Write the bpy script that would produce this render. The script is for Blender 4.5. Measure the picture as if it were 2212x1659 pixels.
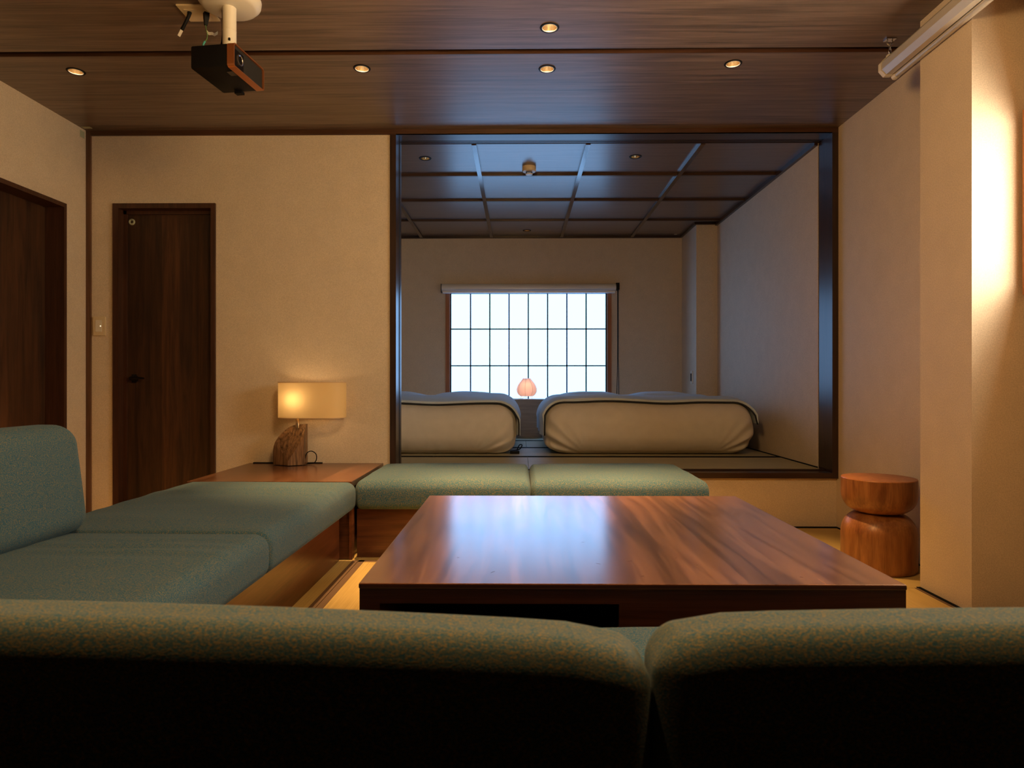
import bpy, bmesh, math, random
from mathutils import Vector, Matrix, noise

random.seed(7)
S = bpy.context.scene
C = bpy.context.collection
for o in list(bpy.data.objects):
    bpy.data.objects.remove(o)
PI = math.pi

# ------------------------------------------------------------------ camera, world, exposure
# metres; X right along the partition wall, Y away from the camera, Z up, tatami of the living room at z = 0
EYE = 0.863
cam_d = bpy.data.cameras.new('camera')
cam_d.sensor_fit = 'HORIZONTAL'
cam_d.sensor_width = 36.0
cam_d.lens = 36.0 * 1420.0 / 2212.0
cam_d.clip_start = 0.02
cam_d.dof.use_dof = True
cam_d.dof.focus_distance = 3.6
cam_d.dof.aperture_fstop = 11.0
cam = bpy.data.objects.new('camera', cam_d)
cam.location = (0, 0, EYE)
cam.rotation_euler = (PI / 2, 0, 0.01127)
C.objects.link(cam)
S.camera = cam

W = bpy.data.worlds.new('world')
W.use_nodes = True
W.node_tree.nodes['Background'].inputs[0].default_value = (0.004, 0.004, 0.005, 1)
W.node_tree.nodes['Background'].inputs[1].default_value = 0.3
S.world = W
S.view_settings.view_transform = 'Standard'
S.view_settings.look = 'None'
S.view_settings.gamma = 1.0
S.view_settings.use_curve_mapping = False
S.view_settings.exposure = 0.25
S.cycles.use_denoising = True
S.cycles.max_bounces = 10
S.cycles.diffuse_bounces = 5
S.cycles.sample_clamp_indirect = 4.0
S.cycles.caustics_reflective = False

# light levels, all in one place
SHOJI = (0.285, 0.56, 1.0, 2.75)          # bedroom window paper: colour, strength
SIDE_WINDOW = (1.0, 0.86, 0.60, 20.0)      # window in the right wall
FILL_LAMP = (1.0, 0.60, 0.235, 52.0)         # unseen paper globe added above the near edge of the coffee table
DOWN_COL = (1.0, 0.56, 0.20)
DOWN_W = 285.0
TABLE_LAMP_W = 0.9
BEDSIDE_W = 0.28


# ------------------------------------------------------------------ materials
def new_mat(name):
    m = bpy.data.materials.new(name)
    m.use_nodes = True
    return m, m.node_tree.nodes, m.node_tree.links, m.node_tree.nodes['Principled BSDF']


def plain(name, col, rough=0.5, metal=0.0, spec=0.5):
    m, n, l, b = new_mat(name)
    b.inputs['Base Color'].default_value = (*col, 1)
    b.inputs['Roughness'].default_value = rough
    b.inputs['Metallic'].default_value = metal
    b.inputs['Specular IOR Level'].default_value = spec
    return m


def emit(name, col, strength):
    m, n, l, b = new_mat(name)
    b.inputs['Base Color'].default_value = (0.02, 0.02, 0.02, 1)
    b.inputs['Emission Color'].default_value = (*col, 1)
    b.inputs['Emission Strength'].default_value = strength
    return m


def coords(n, l, scale, offset=(0, 0, 0)):
    tc = n.new('ShaderNodeTexCoord')
    mp = n.new('ShaderNodeMapping')
    mp.inputs['Scale'].default_value = scale
    mp.inputs['Location'].default_value = offset
    l.new(tc.outputs['Object'], mp.inputs['Vector'])
    return mp.outputs['Vector']


def tex_noise(n, l, vec, scale, detail=4, rough=0.6, dist=0.0):
    t = n.new('ShaderNodeTexNoise')
    t.inputs['Scale'].default_value = scale
    t.inputs['Detail'].default_value = detail
    t.inputs['Roughness'].default_value = rough
    t.inputs['Distortion'].default_value = dist
    l.new(vec, t.inputs['Vector'])
    return t.outputs['Fac']


def ramp(n, l, fac, stops):
    r = n.new('ShaderNodeValToRGB')
    e = r.color_ramp.elements
    while len(e) < len(stops):
        e.new(0.5)
    for k, (p, c) in enumerate(stops):
        e[k].position = p
        e[k].color = (*c, 1) if len(c) == 3 else c
    l.new(fac, r.inputs['Fac'])
    return r.outputs['Color']


def mixc(n, l, a, b, fac, mode='MIX'):
    x = n.new('ShaderNodeMix')
    x.data_type = 'RGBA'
    x.blend_type = mode
    if isinstance(fac, float):
        x.inputs['Factor'].default_value = fac
    else:
        l.new(fac, x.inputs['Factor'])
    for s, v in ((6, a), (7, b)):
        if isinstance(v, tuple):
            x.inputs[s].default_value = (*v, 1)
        else:
            l.new(v, x.inputs[s])
    return x.outputs[2]


def bump(n, l, b, height, strength, dist=0.002):
    bp = n.new('ShaderNodeBump')
    bp.inputs['Strength'].default_value = strength
    bp.inputs['Distance'].default_value = dist
    l.new(height, bp.inputs['Height'])
    l.new(bp.outputs['Normal'], b.inputs['Normal'])


def wood(name, dark, light, axis='X', rough=0.4, fine=1.0, planks=None, bumpy=0.1, stretch=16.0, spec=0.5):
    """streaky wood, the grain running along one object axis"""
    m, n, l, b = new_mat(name)
    sc = {'X': (1, stretch, stretch), 'Y': (stretch, 1, stretch), 'Z': (stretch, stretch, 1)}[axis]
    v = coords(n, l, tuple(q * fine for q in sc))
    f1 = tex_noise(n, l, v, 1.3, 6, 0.62, 0.6)
    c1 = ramp(n, l, f1, [(0.3, dark), (0.72, light)])
    v2 = coords(n, l, tuple(q * fine * (1.2 if q == 1 else 5.0) for q in sc), (3, 1, 2))
    f2 = tex_noise(n, l, v2, 2.2, 3, 0.7)
    c2 = ramp(n, l, f2, [(0.36, (0.55, 0.55, 0.55)), (0.6, (1, 1, 1))])
    c = mixc(n, l, c1, c2, 0.55, 'MULTIPLY')
    if planks:
        pw, pax, amt = planks
        tc = n.new('ShaderNodeTexCoord')
        sx = n.new('ShaderNodeSeparateXYZ')
        l.new(tc.outputs['Object'], sx.inputs[0])
        dv = n.new('ShaderNodeMath'); dv.operation = 'DIVIDE'; dv.inputs[1].default_value = pw
        l.new(sx.outputs[pax], dv.inputs[0])
        fl = n.new('ShaderNodeMath'); fl.operation = 'FLOOR'
        l.new(dv.outputs[0], fl.inputs[0])
        wn = n.new('ShaderNodeTexWhiteNoise'); wn.noise_dimensions = '1D'
        l.new(fl.outputs[0], wn.inputs['W'])
        cp = ramp(n, l, wn.outputs['Value'], [(0, (1 - amt,) * 3), (1, (1, 1, 1))])
        c = mixc(n, l, c, cp, 1.0, 'MULTIPLY')
    l.new(c, b.inputs['Base Color'])
    b.inputs['Roughness'].default_value = rough
    b.inputs['Specular IOR Level'].default_value = spec
    if bumpy:
        bump(n, l, b, f2, bumpy, 0.001)
    return m


def wallpaper(name, col, amt=0.12):
    m, n, l, b = new_mat(name)
    v = coords(n, l, (1, 1, 1))
    f = tex_noise(n, l, v, 210, 3, 0.7)
    v2 = coords(n, l, (1, 1, 1), (5, 5, 5))
    g = tex_noise(n, l, v2, 9, 4, 0.6)
    c1 = tuple(q * (1 - amt) for q in col)
    c2 = tuple(min(1, q * (1 + amt)) for q in col)
    ca = ramp(n, l, f, [(0.35, c1), (0.65, c2)])
    cb = ramp(n, l, g, [(0.3, (0.93, 0.93, 0.93)), (0.7, (1, 1, 1))])
    l.new(mixc(n, l, ca, cb, 1.0, 'MULTIPLY'), b.inputs['Base Color'])
    b.inputs['Roughness'].default_value = 0.62
    b.inputs['Specular IOR Level'].default_value = 0.35
    bump(n, l, b, f, 0.16, 0.0012)
    return m


def fabric(name, cols, grain=(420, 420, 420), bstr=0.5):
    m, n, l, b = new_mat(name)
    v = coords(n, l, grain)
    f = tex_noise(n, l, v, 1.0, 2, 0.6)
    v2 = coords(n, l, tuple(q * 1.9 for q in grain), (7, 3, 1))
    g = tex_noise(n, l, v2, 1.0, 2, 0.6)
    a = n.new('ShaderNodeMath'); a.operation = 'ADD'
    l.new(f, a.inputs[0]); l.new(g, a.inputs[1])
    h = n.new('ShaderNodeMath'); h.operation = 'MULTIPLY'; h.inputs[1].default_value = 0.5
    l.new(a.outputs[0], h.inputs[0])
    l.new(ramp(n, l, h.outputs[0], cols), b.inputs['Base Color'])
    b.inputs['Roughness'].default_value = 0.9
    b.inputs['Specular IOR Level'].default_value = 0.2
    b.inputs['Sheen Weight'].default_value = 0.10
    b.inputs['Sheen Roughness'].default_value = 0.5
    b.inputs['Sheen Tint'].default_value = (0.6, 0.75, 0.85, 1)
    bump(n, l, b, f, bstr, 0.002)
    return m


def linen(name, col):
    m, n, l, b = new_mat(name)
    v = coords(n, l, (1, 1, 1))
    f = tex_noise(n, l, v, 14, 3, 0.5)
    l.new(ramp(n, l, f, [(0.3, tuple(q * 0.94 for q in col)), (0.7, col)]), b.inputs['Base Color'])
    b.inputs['Roughness'].default_value = 0.85
    b.inputs['Specular IOR Level'].default_value = 0.2
    bump(n, l, b, f, 0.12, 0.01)
    return m


def tatami_mat(name, c1, c2, along='X'):
    m, n, l, b = new_mat(name)
    v = coords(n, l, (3, 260, 1) if along == 'X' else (260, 3, 1))
    f = tex_noise(n, l, v, 1.0, 3, 0.6)
    g = tex_noise(n, l, coords(n, l, (1, 1, 1)), 5, 3)
    ca = ramp(n, l, f, [(0.3, c1), (0.7, c2)])
    cb = ramp(n, l, g, [(0.3, (0.9, 0.9, 0.88)), (0.7, (1, 1, 1))])
    l.new(mixc(n, l, ca, cb, 1.0, 'MULTIPLY'), b.inputs['Base Color'])
    b.inputs['Roughness'].default_value = 0.55
    bump(n, l, b, f, 0.4, 0.001)
    return m


def translucent(name, col, trans=0.6, glow=None):
    m, n, l, b = new_mat(name)
    b.inputs['Base Color'].default_value = (*col, 1)
    b.inputs['Roughness'].default_value = 0.6
    t = n.new('ShaderNodeBsdfTranslucent')
    t.inputs['Color'].default_value = (*col, 1)
    x = n.new('ShaderNodeMixShader')
    x.inputs[0].default_value = trans
    out = n['Material Output']
    l.new(b.outputs[0], x.inputs[1]); l.new(t.outputs[0], x.inputs[2])
    l.new(x.outputs[0], out.inputs['Surface'])
    return m


M = {}
M['paper'] = wallpaper('wallpaper', (0.68, 0.57, 0.45))
M['ceil'] = wood('ceiling_wood', (0.07, 0.046, 0.034), (0.265, 0.18, 0.137), 'X', 0.42, 1.4, bumpy=0.08, stretch=26)
M['bed_ceil'] = wood('bedroom_ceiling_wood', (0.09, 0.055, 0.043), (0.19, 0.12, 0.096), 'X', 0.33, 1.4, bumpy=0.3, stretch=26)
for k_, v_ in (('Coat Weight', 0.6), ('Coat Roughness', 0.28), ('Coat IOR', 1.6)):
    M['bed_ceil'].node_tree.nodes['Principled BSDF'].inputs[k_].default_value = v_
    M['ceil'].node_tree.nodes['Principled BSDF'].inputs[k_].default_value = v_ * (0.5 if k_ == 'Coat Weight' else 1)
M['batten'] = wood('batten_wood', (0.05, 0.026, 0.018), (0.085, 0.045, 0.03), 'Y', 0.12, 2.0, bumpy=0.03)
M['batten_x'] = wood('batten_wood_cross', (0.05, 0.026, 0.018), (0.085, 0.045, 0.03), 'X', 0.3, 2.0, bumpy=0.04)
M['frame'] = wood('dark_frame_wood', (0.022, 0.012, 0.009), (0.055, 0.026, 0.017), 'Z', 0.3, 2.0, bumpy=0.05)
M['frame_x'] = wood('dark_frame_wood_level', (0.022, 0.012, 0.009), (0.055, 0.026, 0.017), 'X', 0.3, 2.0, bumpy=0.05)
M['trim'] = wood('trim_wood', (0.05, 0.02, 0.01), (0.10, 0.042, 0.02), 'X', 0.4, 2.0)
M['trim_z'] = wood('trim_wood_upright', (0.08, 0.035, 0.018), (0.17, 0.08, 0.042), 'Z', 0.4, 2.0)
M['door'] = wood('door_wood', (0.034, 0.013, 0.007), (0.16, 0.066, 0.028), 'Z', 0.5, 1.5, planks=(0.105, 0, 0.55), stretch=14)
M['door_y'] = wood('door_wood_side', (0.034, 0.013, 0.007), (0.16, 0.066, 0.028), 'Z', 0.5, 1.5, planks=(0.13, 1, 0.5), stretch=14)
M['casing'] = wood('casing_wood', (0.035, 0.013, 0.007), (0.085, 0.032, 0.016), 'Z', 0.4, 2.0)
M['table'] = wood('table_wood', (0.15, 0.055, 0.028), (0.50, 0.23, 0.13), 'Y', 0.26, 1.3, planks=(0.066, 0, 0.42), bumpy=0.05, stretch=11)
for k_, v_ in (('Coat Weight', 1.0), ('Coat Roughness', 0.19), ('Coat IOR', 1.75)):
    M['table'].node_tree.nodes['Principled BSDF'].inputs[k_].default_value = v_
M['table_x'] = wood('table_edge_wood', (0.06, 0.018, 0.009), (0.13, 0.042, 0.02), 'X', 0.3, 1.5)
M['bench'] = wood('bench_wood', (0.07, 0.02, 0.009), (0.20, 0.07, 0.028), 'Y', 0.3, 1.4, stretch=12)
M['bench_x'] = wood('bench_wood_level', (0.05, 0.015, 0.007), (0.16, 0.055, 0.022), 'X', 0.32, 1.4, stretch=12)
M['corner'] = wood('corner_table_wood', (0.10, 0.040, 0.021), (0.25, 0.115, 0.062), 'Y', 0.26, 1.3, planks=(0.12, 0, 0.25), stretch=12)
M['stool'] = wood('stool_wood', (0.17, 0.055, 0.017), (0.44, 0.19, 0.065), 'Z', 0.34, 2.2, stretch=7, bumpy=0.05)
M['stool_top'] = wood('stool_end_grain', (0.32, 0.11, 0.035), (0.46, 0.18, 0.06), 'Z', 0.4, 2.5, stretch=3)
M['grey_wood'] = wood('grey_wood', (0.22, 0.17, 0.14), (0.34, 0.27, 0.22), 'X', 0.5, 2.0)
M['win_wood'] = wood('window_wood', (0.30, 0.10, 0.045), (0.48, 0.18, 0.08), 'Z', 0.45, 2.0)
M['win_wood_x'] = wood('window_wood_level', (0.30, 0.10, 0.045), (0.48, 0.18, 0.08), 'X', 0.45, 2.0)
M['side_win_wood'] = wood('side_window_wood', (0.34, 0.13, 0.045), (0.50, 0.21, 0.075), 'Z', 0.45, 2.0)
M['sash'] = plain('dark_sash', (0.012, 0.014, 0.02), 0.45)
M['lamp_wood'] = wood('carved_lamp_wood', (0.035, 0.017, 0.008), (0.40, 0.21, 0.095), 'Z', 0.25, 4.5, stretch=14, bumpy=1.0)
M['teal'] = fabric('teal_fabric', [(0.38, (0.004, 0.080, 0.17)), (0.5, (0.032, 0.108, 0.155)), (0.62, (0.26, 0.18, 0.07))], (240, 460, 460))
M['teal_near'] = fabric('teal_fabric_near', [(0.35, (0.006, 0.090, 0.19)), (0.48, (0.055, 0.110, 0.13)), (0.63, (0.26, 0.18, 0.07))], (330, 560, 560), 0.25)
M['sheet'] = linen('white_sheet', (0.78, 0.72, 0.65))
M['duvet'] = linen('pale_blue_duvet', (0.60, 0.69, 0.78))
M['pillow'] = linen('white_pillow', (0.66, 0.74, 0.82))
M['piping'] = plain('dark_piping', (0.012, 0.014, 0.02), 0.7)
M['tatami'] = tatami_mat('amber_tatami', (0.42, 0.29, 0.10), (0.60, 0.43, 0.17), 'Y')
M['tatami_x'] = tatami_mat('amber_tatami_cross', (0.42, 0.29, 0.10), (0.60, 0.43, 0.17), 'X')
M['tatami_bed'] = tatami_mat('pale_tatami', (0.37, 0.34, 0.23), (0.50, 0.46, 0.32), 'X')
M['heri'] = plain('brown_tatami_border', (0.13, 0.075, 0.045), 0.7)
M['heri_dark'] = plain('black_tatami_border', (0.006, 0.007, 0.009), 0.95, 0.0, 0.1)
M['subfloor'] = plain('dark_subfloor', (0.02, 0.014, 0.01), 0.8)
M['white'] = plain('white_paint', (0.72, 0.68, 0.60), 0.4)
M['silver'] = plain('pale_aluminium', (0.62, 0.58, 0.52), 0.35, 0.35)
M['blind'] = plain('blind_cover', (0.85, 0.86, 0.9), 0.35, 0.1)
M['cream'] = plain('cream_plastic', (0.66, 0.54, 0.36), 0.45)
M['black'] = plain('black_plastic', (0.004, 0.004, 0.005), 0.55, 0.0, 0.18)
M['black_gloss'] = plain('black_gloss', (0.004, 0.004, 0.005), 0.2)
M['grille'] = plain('grey_grille_cloth', (0.02, 0.019, 0.019), 0.9, 0.0, 0.2)
M['copper'] = plain('copper', (0.62, 0.24, 0.10), 0.32, 0.85)
M['gold'] = plain('gold_reflector', (0.85, 0.66, 0.42), 0.2, 1.0)
M['chrome'] = plain('chrome', (0.7, 0.7, 0.7), 0.18, 1.0)
M['clear'] = plain('clear_plug', (0.45, 0.42, 0.40), 0.25)
M['green'] = plain('green_wire', (0.10, 0.22, 0.06), 0.5)
M['aqua'] = plain('aqua_sleeve', (0.05, 0.30, 0.28), 0.5)
M['sticker'] = plain('pale_green_sticker', (0.40, 0.42, 0.30), 0.6)
M['shade'] = translucent('lamp_shade_cloth', (0.86, 0.66, 0.36), 0.42)
M['shade'].node_tree.nodes['Principled BSDF'].inputs['Roughness'].default_value = 0.28
M['shade_rim'] = plain('shade_rim', (0.70, 0.50, 0.30), 0.5)
M['lantern'] = translucent('lantern_paper', (0.95, 0.66, 0.54), 0.55)
M['lantern_rib'] = plain('lantern_rib', (0.45, 0.24, 0.16), 0.7)
M['bulb'] = emit('bulb_glow', (1.0, 0.86, 0.62), 22.0)
M['bulb_dim'] = emit('bulb_low_glow', (1.0, 0.72, 0.42), 2.0)
M['shoji'] = emit('shoji_paper_lit', SHOJI[:3], SHOJI[3])
M['side_shoji'] = emit('side_window_paper_lit', SIDE_WINDOW[:3], SIDE_WINDOW[3])
M['fill'] = emit('fill_paper_lit', FILL_LAMP[:3], FILL_LAMP[3])  # glow of the added globe that brightens the room


# ------------------------------------------------------------------ object helpers
ORIGIN = {}


def tag(o, label=None, cat=None, group=None, kind=None):
    if label: o['label'] = label
    if cat: o['category'] = cat
    if group: o['group'] = group
    if kind: o['kind'] = kind
    return o


def thing(name, label, cat, base, group=None, rz=0.0):
    o = bpy.data.objects.new(name, None)
    o.empty_display_size = 0.05
    o.location = base
    o.rotation_euler = (0, 0, rz)
    C.objects.link(o)
    ORIGIN[o.name] = Vector(base)
    return tag(o, label, cat, group)


def obj(name, bm, mat, parent=None, base=None, smooth=False, local=False):
    """link a bmesh (world coordinates unless local) as one object"""
    if parent is not None:
        org = ORIGIN[parent.name]
    else:
        org = Vector(base) if base is not None else Vector((0, 0, 0))
    if not local:
        bmesh.ops.translate(bm, verts=bm.verts, vec=-org)
    bmesh.ops.recalc_face_normals(bm, faces=bm.faces)
    me = bpy.data.meshes.new(name)
    bm.to_mesh(me); bm.free()
    if smooth:
        me.polygons.foreach_set('use_smooth', [True] * len(me.polygons))
        if smooth != 'all':
            me.set_sharp_from_angle(angle=math.radians(38))
    me.materials.append(mat)
    o = bpy.data.objects.new(name, me)
    C.objects.link(o)
    if parent is not None:
        o.parent = parent
        ORIGIN[o.name] = org
    else:
        o.location = org
        ORIGIN[o.name] = org
    return o


def part_label(o, text):
    o['label'] = text
    return o


def structure(name, bm, mat, base=(0, 0, 0), smooth=False):
    return tag(obj(name, bm, mat, None, base, smooth), kind='structure')


def box(bm, x0, x1, y0, y1, z0, z1, bev=0.0):
    vs = [bm.verts.new(p) for p in ((x0, y0, z0), (x1, y0, z0), (x1, y1, z0), (x0, y1, z0),
                                    (x0, y0, z1), (x1, y0, z1), (x1, y1, z1), (x0, y1, z1))]
    fs = [bm.faces.new([vs[i] for i in q]) for q in ((0, 3, 2, 1), (4, 5, 6, 7), (0, 1, 5, 4), (1, 2, 6, 5), (2, 3, 7, 6), (3, 0, 4, 7))]
    if bev:
        es = {e for f in fs for e in f.edges}
        bmesh.ops.bevel(bm, geom=list(es), offset=bev, segments=2, profile=0.5, affect='EDGES')
    return bm


def boxes(*bs, bev=0.0):
    bm = bmesh.new()
    for b in bs:
        t = bmesh.new()
        box(t, *b, bev=bev)
        me = bpy.data.meshes.new('t'); t.to_mesh(me); t.free()
        bm.from_mesh(me); bpy.data.meshes.remove(me)
    return bm


def lathe(prof, cx, cy, seg=40, bm=None):
    """prof: list of (r, z) bottom to top"""
    bm = bm or bmesh.new()
    rings = []
    for r, z in prof:
        if r < 1e-5:
            rings.append([bm.verts.new((cx, cy, z))])
        else:
            rings.append([bm.verts.new((cx + r * math.cos(2 * PI * k / seg), cy + r * math.sin(2 * PI * k / seg), z)) for k in range(seg)])
    for a, b in zip(rings, rings[1:]):
        if len(a) == 1 and len(b) == 1: continue
        for k in range(seg):
            k2 = (k + 1) % seg
            if len(a) == 1: bm.faces.new((a[0], b[k], b[k2]))
            elif len(b) == 1: bm.faces.new((a[k], a[k2], b[0]))
            else: bm.faces.new((a[k], a[k2], b[k2], b[k]))
    return bm


def tube(pts, r, seg=8, bm=None, cap=True, smooth_steps=0):
    bm = bm or bmesh.new()
    P = [Vector(p) for p in pts]
    if smooth_steps:
        Q = []
        for i in range(len(P) - 1):
            p0, p1, p2, p3 = P[max(i - 1, 0)], P[i], P[i + 1], P[min(i + 2, len(P) - 1)]
            for s in range(smooth_steps):
                t = s / smooth_steps
                Q.append(0.5 * ((2 * p1) + (p2 - p0) * t + (2 * p0 - 5 * p1 + 4 * p2 - p3) * t * t + (3 * p1 - p0 - 3 * p2 + p3) * t ** 3))
        Q.append(P[-1]); P = Q
    up = Vector((0, 0, 1))
    rings = []
    for i, p in enumerate(P):
        d = (P[min(i + 1, len(P) - 1)] - P[max(i - 1, 0)]).normalized()
        a = d.cross(up)
        if a.length < 1e-3: a = d.cross(Vector((1, 0, 0)))
        a.normalize(); b = a.cross(d).normalized()
        if rings:
            pa = last
            a = (pa - d * pa.dot(d)).normalized(); b = a.cross(d).normalized()
        last = a
        if isinstance(r, (list, tuple)):
            t_ = i / max(1, len(P) - 1) * (len(r) - 1); k_ = min(int(t_), len(r) - 2)
            rr = r[k_] + (r[k_ + 1] - r[k_]) * (t_ - k_)
        else: rr = r
        rings.append([bm.verts.new(p + a * rr * math.cos(2 * PI * k / seg) + b * rr * math.sin(2 * PI * k / seg)) for k in range(seg)])
    for a, b in zip(rings, rings[1:]):
        for k in range(seg):
            bm.faces.new((a[k], a[(k + 1) % seg], b[(k + 1) % seg], b[k]))
    if cap:
        bm.faces.new(rings[0]); bm.faces.new(list(reversed(rings[-1])))
    return bm


def rbox(cx, cy, cz, sx, sy, sz, r, seg=4, nx=10, ny=10, nz=4, fn=None, sq=(1.0, 1.0)):
    """rounded cushion-like box with a dense grid; fn(p, u) moves a point, u = position in -1..1"""
    bm = bmesh.new()
    sx, sy = sx * sq[0], sy * sq[1]       # sq tightens the edge radius along x or y
    h = (sx / 2, sy / 2, sz / 2)
    ns = (nx, ny, nz)
    ax = []
    for a in range(3):
        rr = min(r, h[a] * 0.999)
        e = [h[a] - rr * (1 - math.tan(PI / 4 * k / seg)) for k in range(seg + 1)]
        inner = [-(h[a] - rr) + 2 * (h[a] - rr) * k / ns[a] for k in range(1, ns[a])]
        ax.append([-q for q in reversed(e)] + inner + e)
    cache = {}

    def vert(p):
        key = tuple(round(q, 6) for q in p)
        if key in cache: return cache[key]
        c = [max(-(h[a] - min(r, h[a] * 0.999)), min(h[a] - min(r, h[a] * 0.999), p[a])) for a in range(3)]
        d = Vector([p[a] - c[a] for a in range(3)])
        q = Vector(c)
        if d.length > 1e-9: q = q + d.normalized() * r
        u = Vector((q.x / h[0], q.y / h[1], q.z / h[2]))
        q = Vector((q.x / sq[0], q.y / sq[1], q.z)) + Vector((cx, cy, cz))
        if fn: q = fn(q, u)
        cache[key] = bm.verts.new(q)
        return cache[key]
    for a in range(3):
        b, c = (a + 1) % 3, (a + 2) % 3
        for s in (-1, 1):
            for i in range(len(ax[b]) - 1):
                for j in range(len(ax[c]) - 1):
                    q = []
                    for (ii, jj) in ((i, j), (i + 1, j), (i + 1, j + 1), (i, j + 1)):
                        p = [0, 0, 0]; p[a] = s * h[a]; p[b] = ax[b][ii]; p[c] = ax[c][jj]
                        q.append(vert(p))
                    q = list(dict.fromkeys(q))
                    if len(q) >= 3:
                        try: bm.faces.new(q)
                        except ValueError: pass
    return bm


def copy_tree(src, loc=None, label=None):
    r = src.copy(); C.objects.link(r)
    if loc is not None: r.location = loc
    if label: r['label'] = label
    for ch in list(src.children):
        c = ch.copy(); C.objects.link(c); c.parent = r
        for g in list(ch.children):
            d = g.copy(); C.objects.link(d); d.parent = c
    return r


# ------------------------------------------------------------------ room shell, living room
XL, XR, YB, YF, ZC = -2.63, 1.91, 3.97, -0.75, 2.40     # left, right, partition, near wall, ceiling
T = 0.17                                                 # partition thickness
BX0, BX1, BY0, BY1 = -1.72, 1.87, YB + T, 6.78           # bedroom
BZF, BZC = 0.341, 2.37
OX0, OX1 = -0.781, XR                                    # opening incl. frame
DX0, DX1, DZ = -2.465, -1.842, 1.958                     # door in the partition
LY0, LY1, LZ = 2.45, 3.774, 1.905                        # door in the left wall
PX, PY0, PY1 = 1.70, 2.49, 2.808                         # pillar on the right wall
WY0, WY1, WZ0, WZ1 = 1.50, 2.455, 1.215, 1.865           # window in the right wall

structure('wall_front', boxes((XL - 0.12, DX0, YB, YB + T, -0.03, ZC + 0.05), (DX0, DX1, YB, YB + T, DZ, ZC + 0.05),
                              (DX1, OX0, YB, YB + T, -0.03, ZC + 0.05), (OX0, XR, YB + 0.012, YB + T, -0.03, 0.297),
                              (XL - 0.12, DX0, YB + T, YB + T + 0.02, -0.03, ZC), (DX0 - 0.05, DX1 + 0.05, YB + T, YB + T + 0.02, -0.03, ZC)), M['paper'])
structure('wall_left', boxes((XL - 0.14, XL, YF, LY0, -0.03, ZC + 0.05), (XL - 0.14, XL, LY0, LY1, LZ, ZC + 0.05), (XL - 0.14, XL, LY1, YB, -0.03, ZC + 0.05),
                             (XL - 0.18, XL - 0.14, LY0 - 0.05, LY1 + 0.05, -0.03, ZC)), M['paper'])
structure('wall_right', boxes((XR, XR + 0.12, YF, WY0, -0.03, ZC + 0.05), (XR, XR + 0.12, WY0, WY1, -0.03, WZ0), (XR, XR + 0.12, WY0, WY1, WZ1, ZC + 0.05),
                              (XR, XR + 0.12, WY1, YB + T, -0.03, ZC + 0.05)), M['paper'])
structure('wall_right', boxes((PX, XR, PY0, PY1, 0.0, ZC)), M['paper'])['label'] = 'papered pillar standing out from the right wall'
structure('wall_back', boxes((XL, -0.98, 0.10, 0.25, -0.03, ZC), (1.12, XR, 0.10, 0.25, -0.03, ZC), (-0.98, 1.12, 0.10, 0.25, 2.0, ZC)), M['door'])  # unseen dark doorway wall, added to keep light off the sofa's back
structure('wall_back', boxes((XL - 0.1, XR + 0.1, YF - 0.1, YF, -0.03, ZC + 0.05)), M['subfloor'])['label'] = 'unseen dark end wall of a hallway added to keep the sofa back dark'  # closes the added dark hallway, out of view behind the camera
structure('floor', boxes((XL, XR, YF, YB, -0.12, -0.03)), M['subfloor'])


def holed_plane(x0, x1, y0, y1, z, holes, r=0.036, a=0.05, seg=24):
    bm = bmesh.new()
    xs = sorted(holes)
    cols = []
    cur = x0
    for hx, hy in xs:
        cols.append((cur, hx - a, None)); cols.append((hx - a, hx + a, (hx, hy))); cur = hx + a
    cols.append((cur, x1, None))

    def quad(ax, bx, ay, by):
        bm.faces.new([bm.verts.new(p) for p in ((ax, ay, z), (bx, ay, z), (bx, by, z), (ax, by, z))])
    for cx0, cx1, hole in cols:
        if hole is None:
            quad(cx0, cx1, y0, y1); continue
        hx, hy = hole
        quad(cx0, cx1, y0, hy - a); quad(cx0, cx1, hy + a, y1)
        ci, sq = [], []
        for k in range(seg):
            t = 2 * PI * k / seg
            c, s = math.cos(t), math.sin(t)
            m = a / max(abs(c), abs(s))
            ci.append(bm.verts.new((hx + r * c, hy + r * s, z)))
            sq.append(bm.verts.new((hx + m * c, hy + m * s, z)))
        for k in range(seg):
            k2 = (k + 1) % seg
            bm.faces.new((ci[k], ci[k2], sq[k2], sq[k]))
    return bm


LIV_LIGHTS = [  # x, y, glow, label
    (0.130, 2.836, 1, 'recessed ceiling downlight nearest the camera, on the near ceiling board'),
    (0.135, 3.207, 1, 'middle recessed downlight on the far ceiling board, above the green bench'),
    (-0.767, 3.193, 1, 'glowing recessed downlight between the projector and the bedroom opening'),
    (1.025, 3.165, 1, 'glowing recessed downlight nearest the long white screen case'),
    (-2.180, 3.207, 1, 'recessed downlight in the left corner of the living room ceiling, left of the projector'),
]
HIDDEN = [(-0.45, 0.62), (0.50, 0.62)]           # unseen downlights added above the sofa to light its top edge
GY0, GY1 = 3.02, 3.052                                          # recessed joint between the two ceiling boards
ceil = structure('ceiling', boxes((XL, XR, YF, YB, ZC + 0.10, ZC + 0.14)), M['subfloor'])
near = holed_plane(XL, XR, YF, GY0, ZC, [(0.130, 2.836)] + HIDDEN)
far = holed_plane(XL, XR, GY1, YB, ZC, [q[:2] for q in LIV_LIGHTS[1:]])
obj('ceiling_board', near, M['ceil'], ceil)
obj('ceiling_board', far, M['ceil'], ceil)
g = boxes((XL, XR, GY1, GY1 + 0.004, ZC - 0.004, ZC + 0.022), (XL, XR, GY0 - 0.004, GY0, ZC, ZC + 0.022), (XL, XR, GY0 - 0.004, GY1 + 0.004, ZC + 0.018, ZC + 0.022))
obj('joint_strip', g, M['trim'], ceil)

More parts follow.
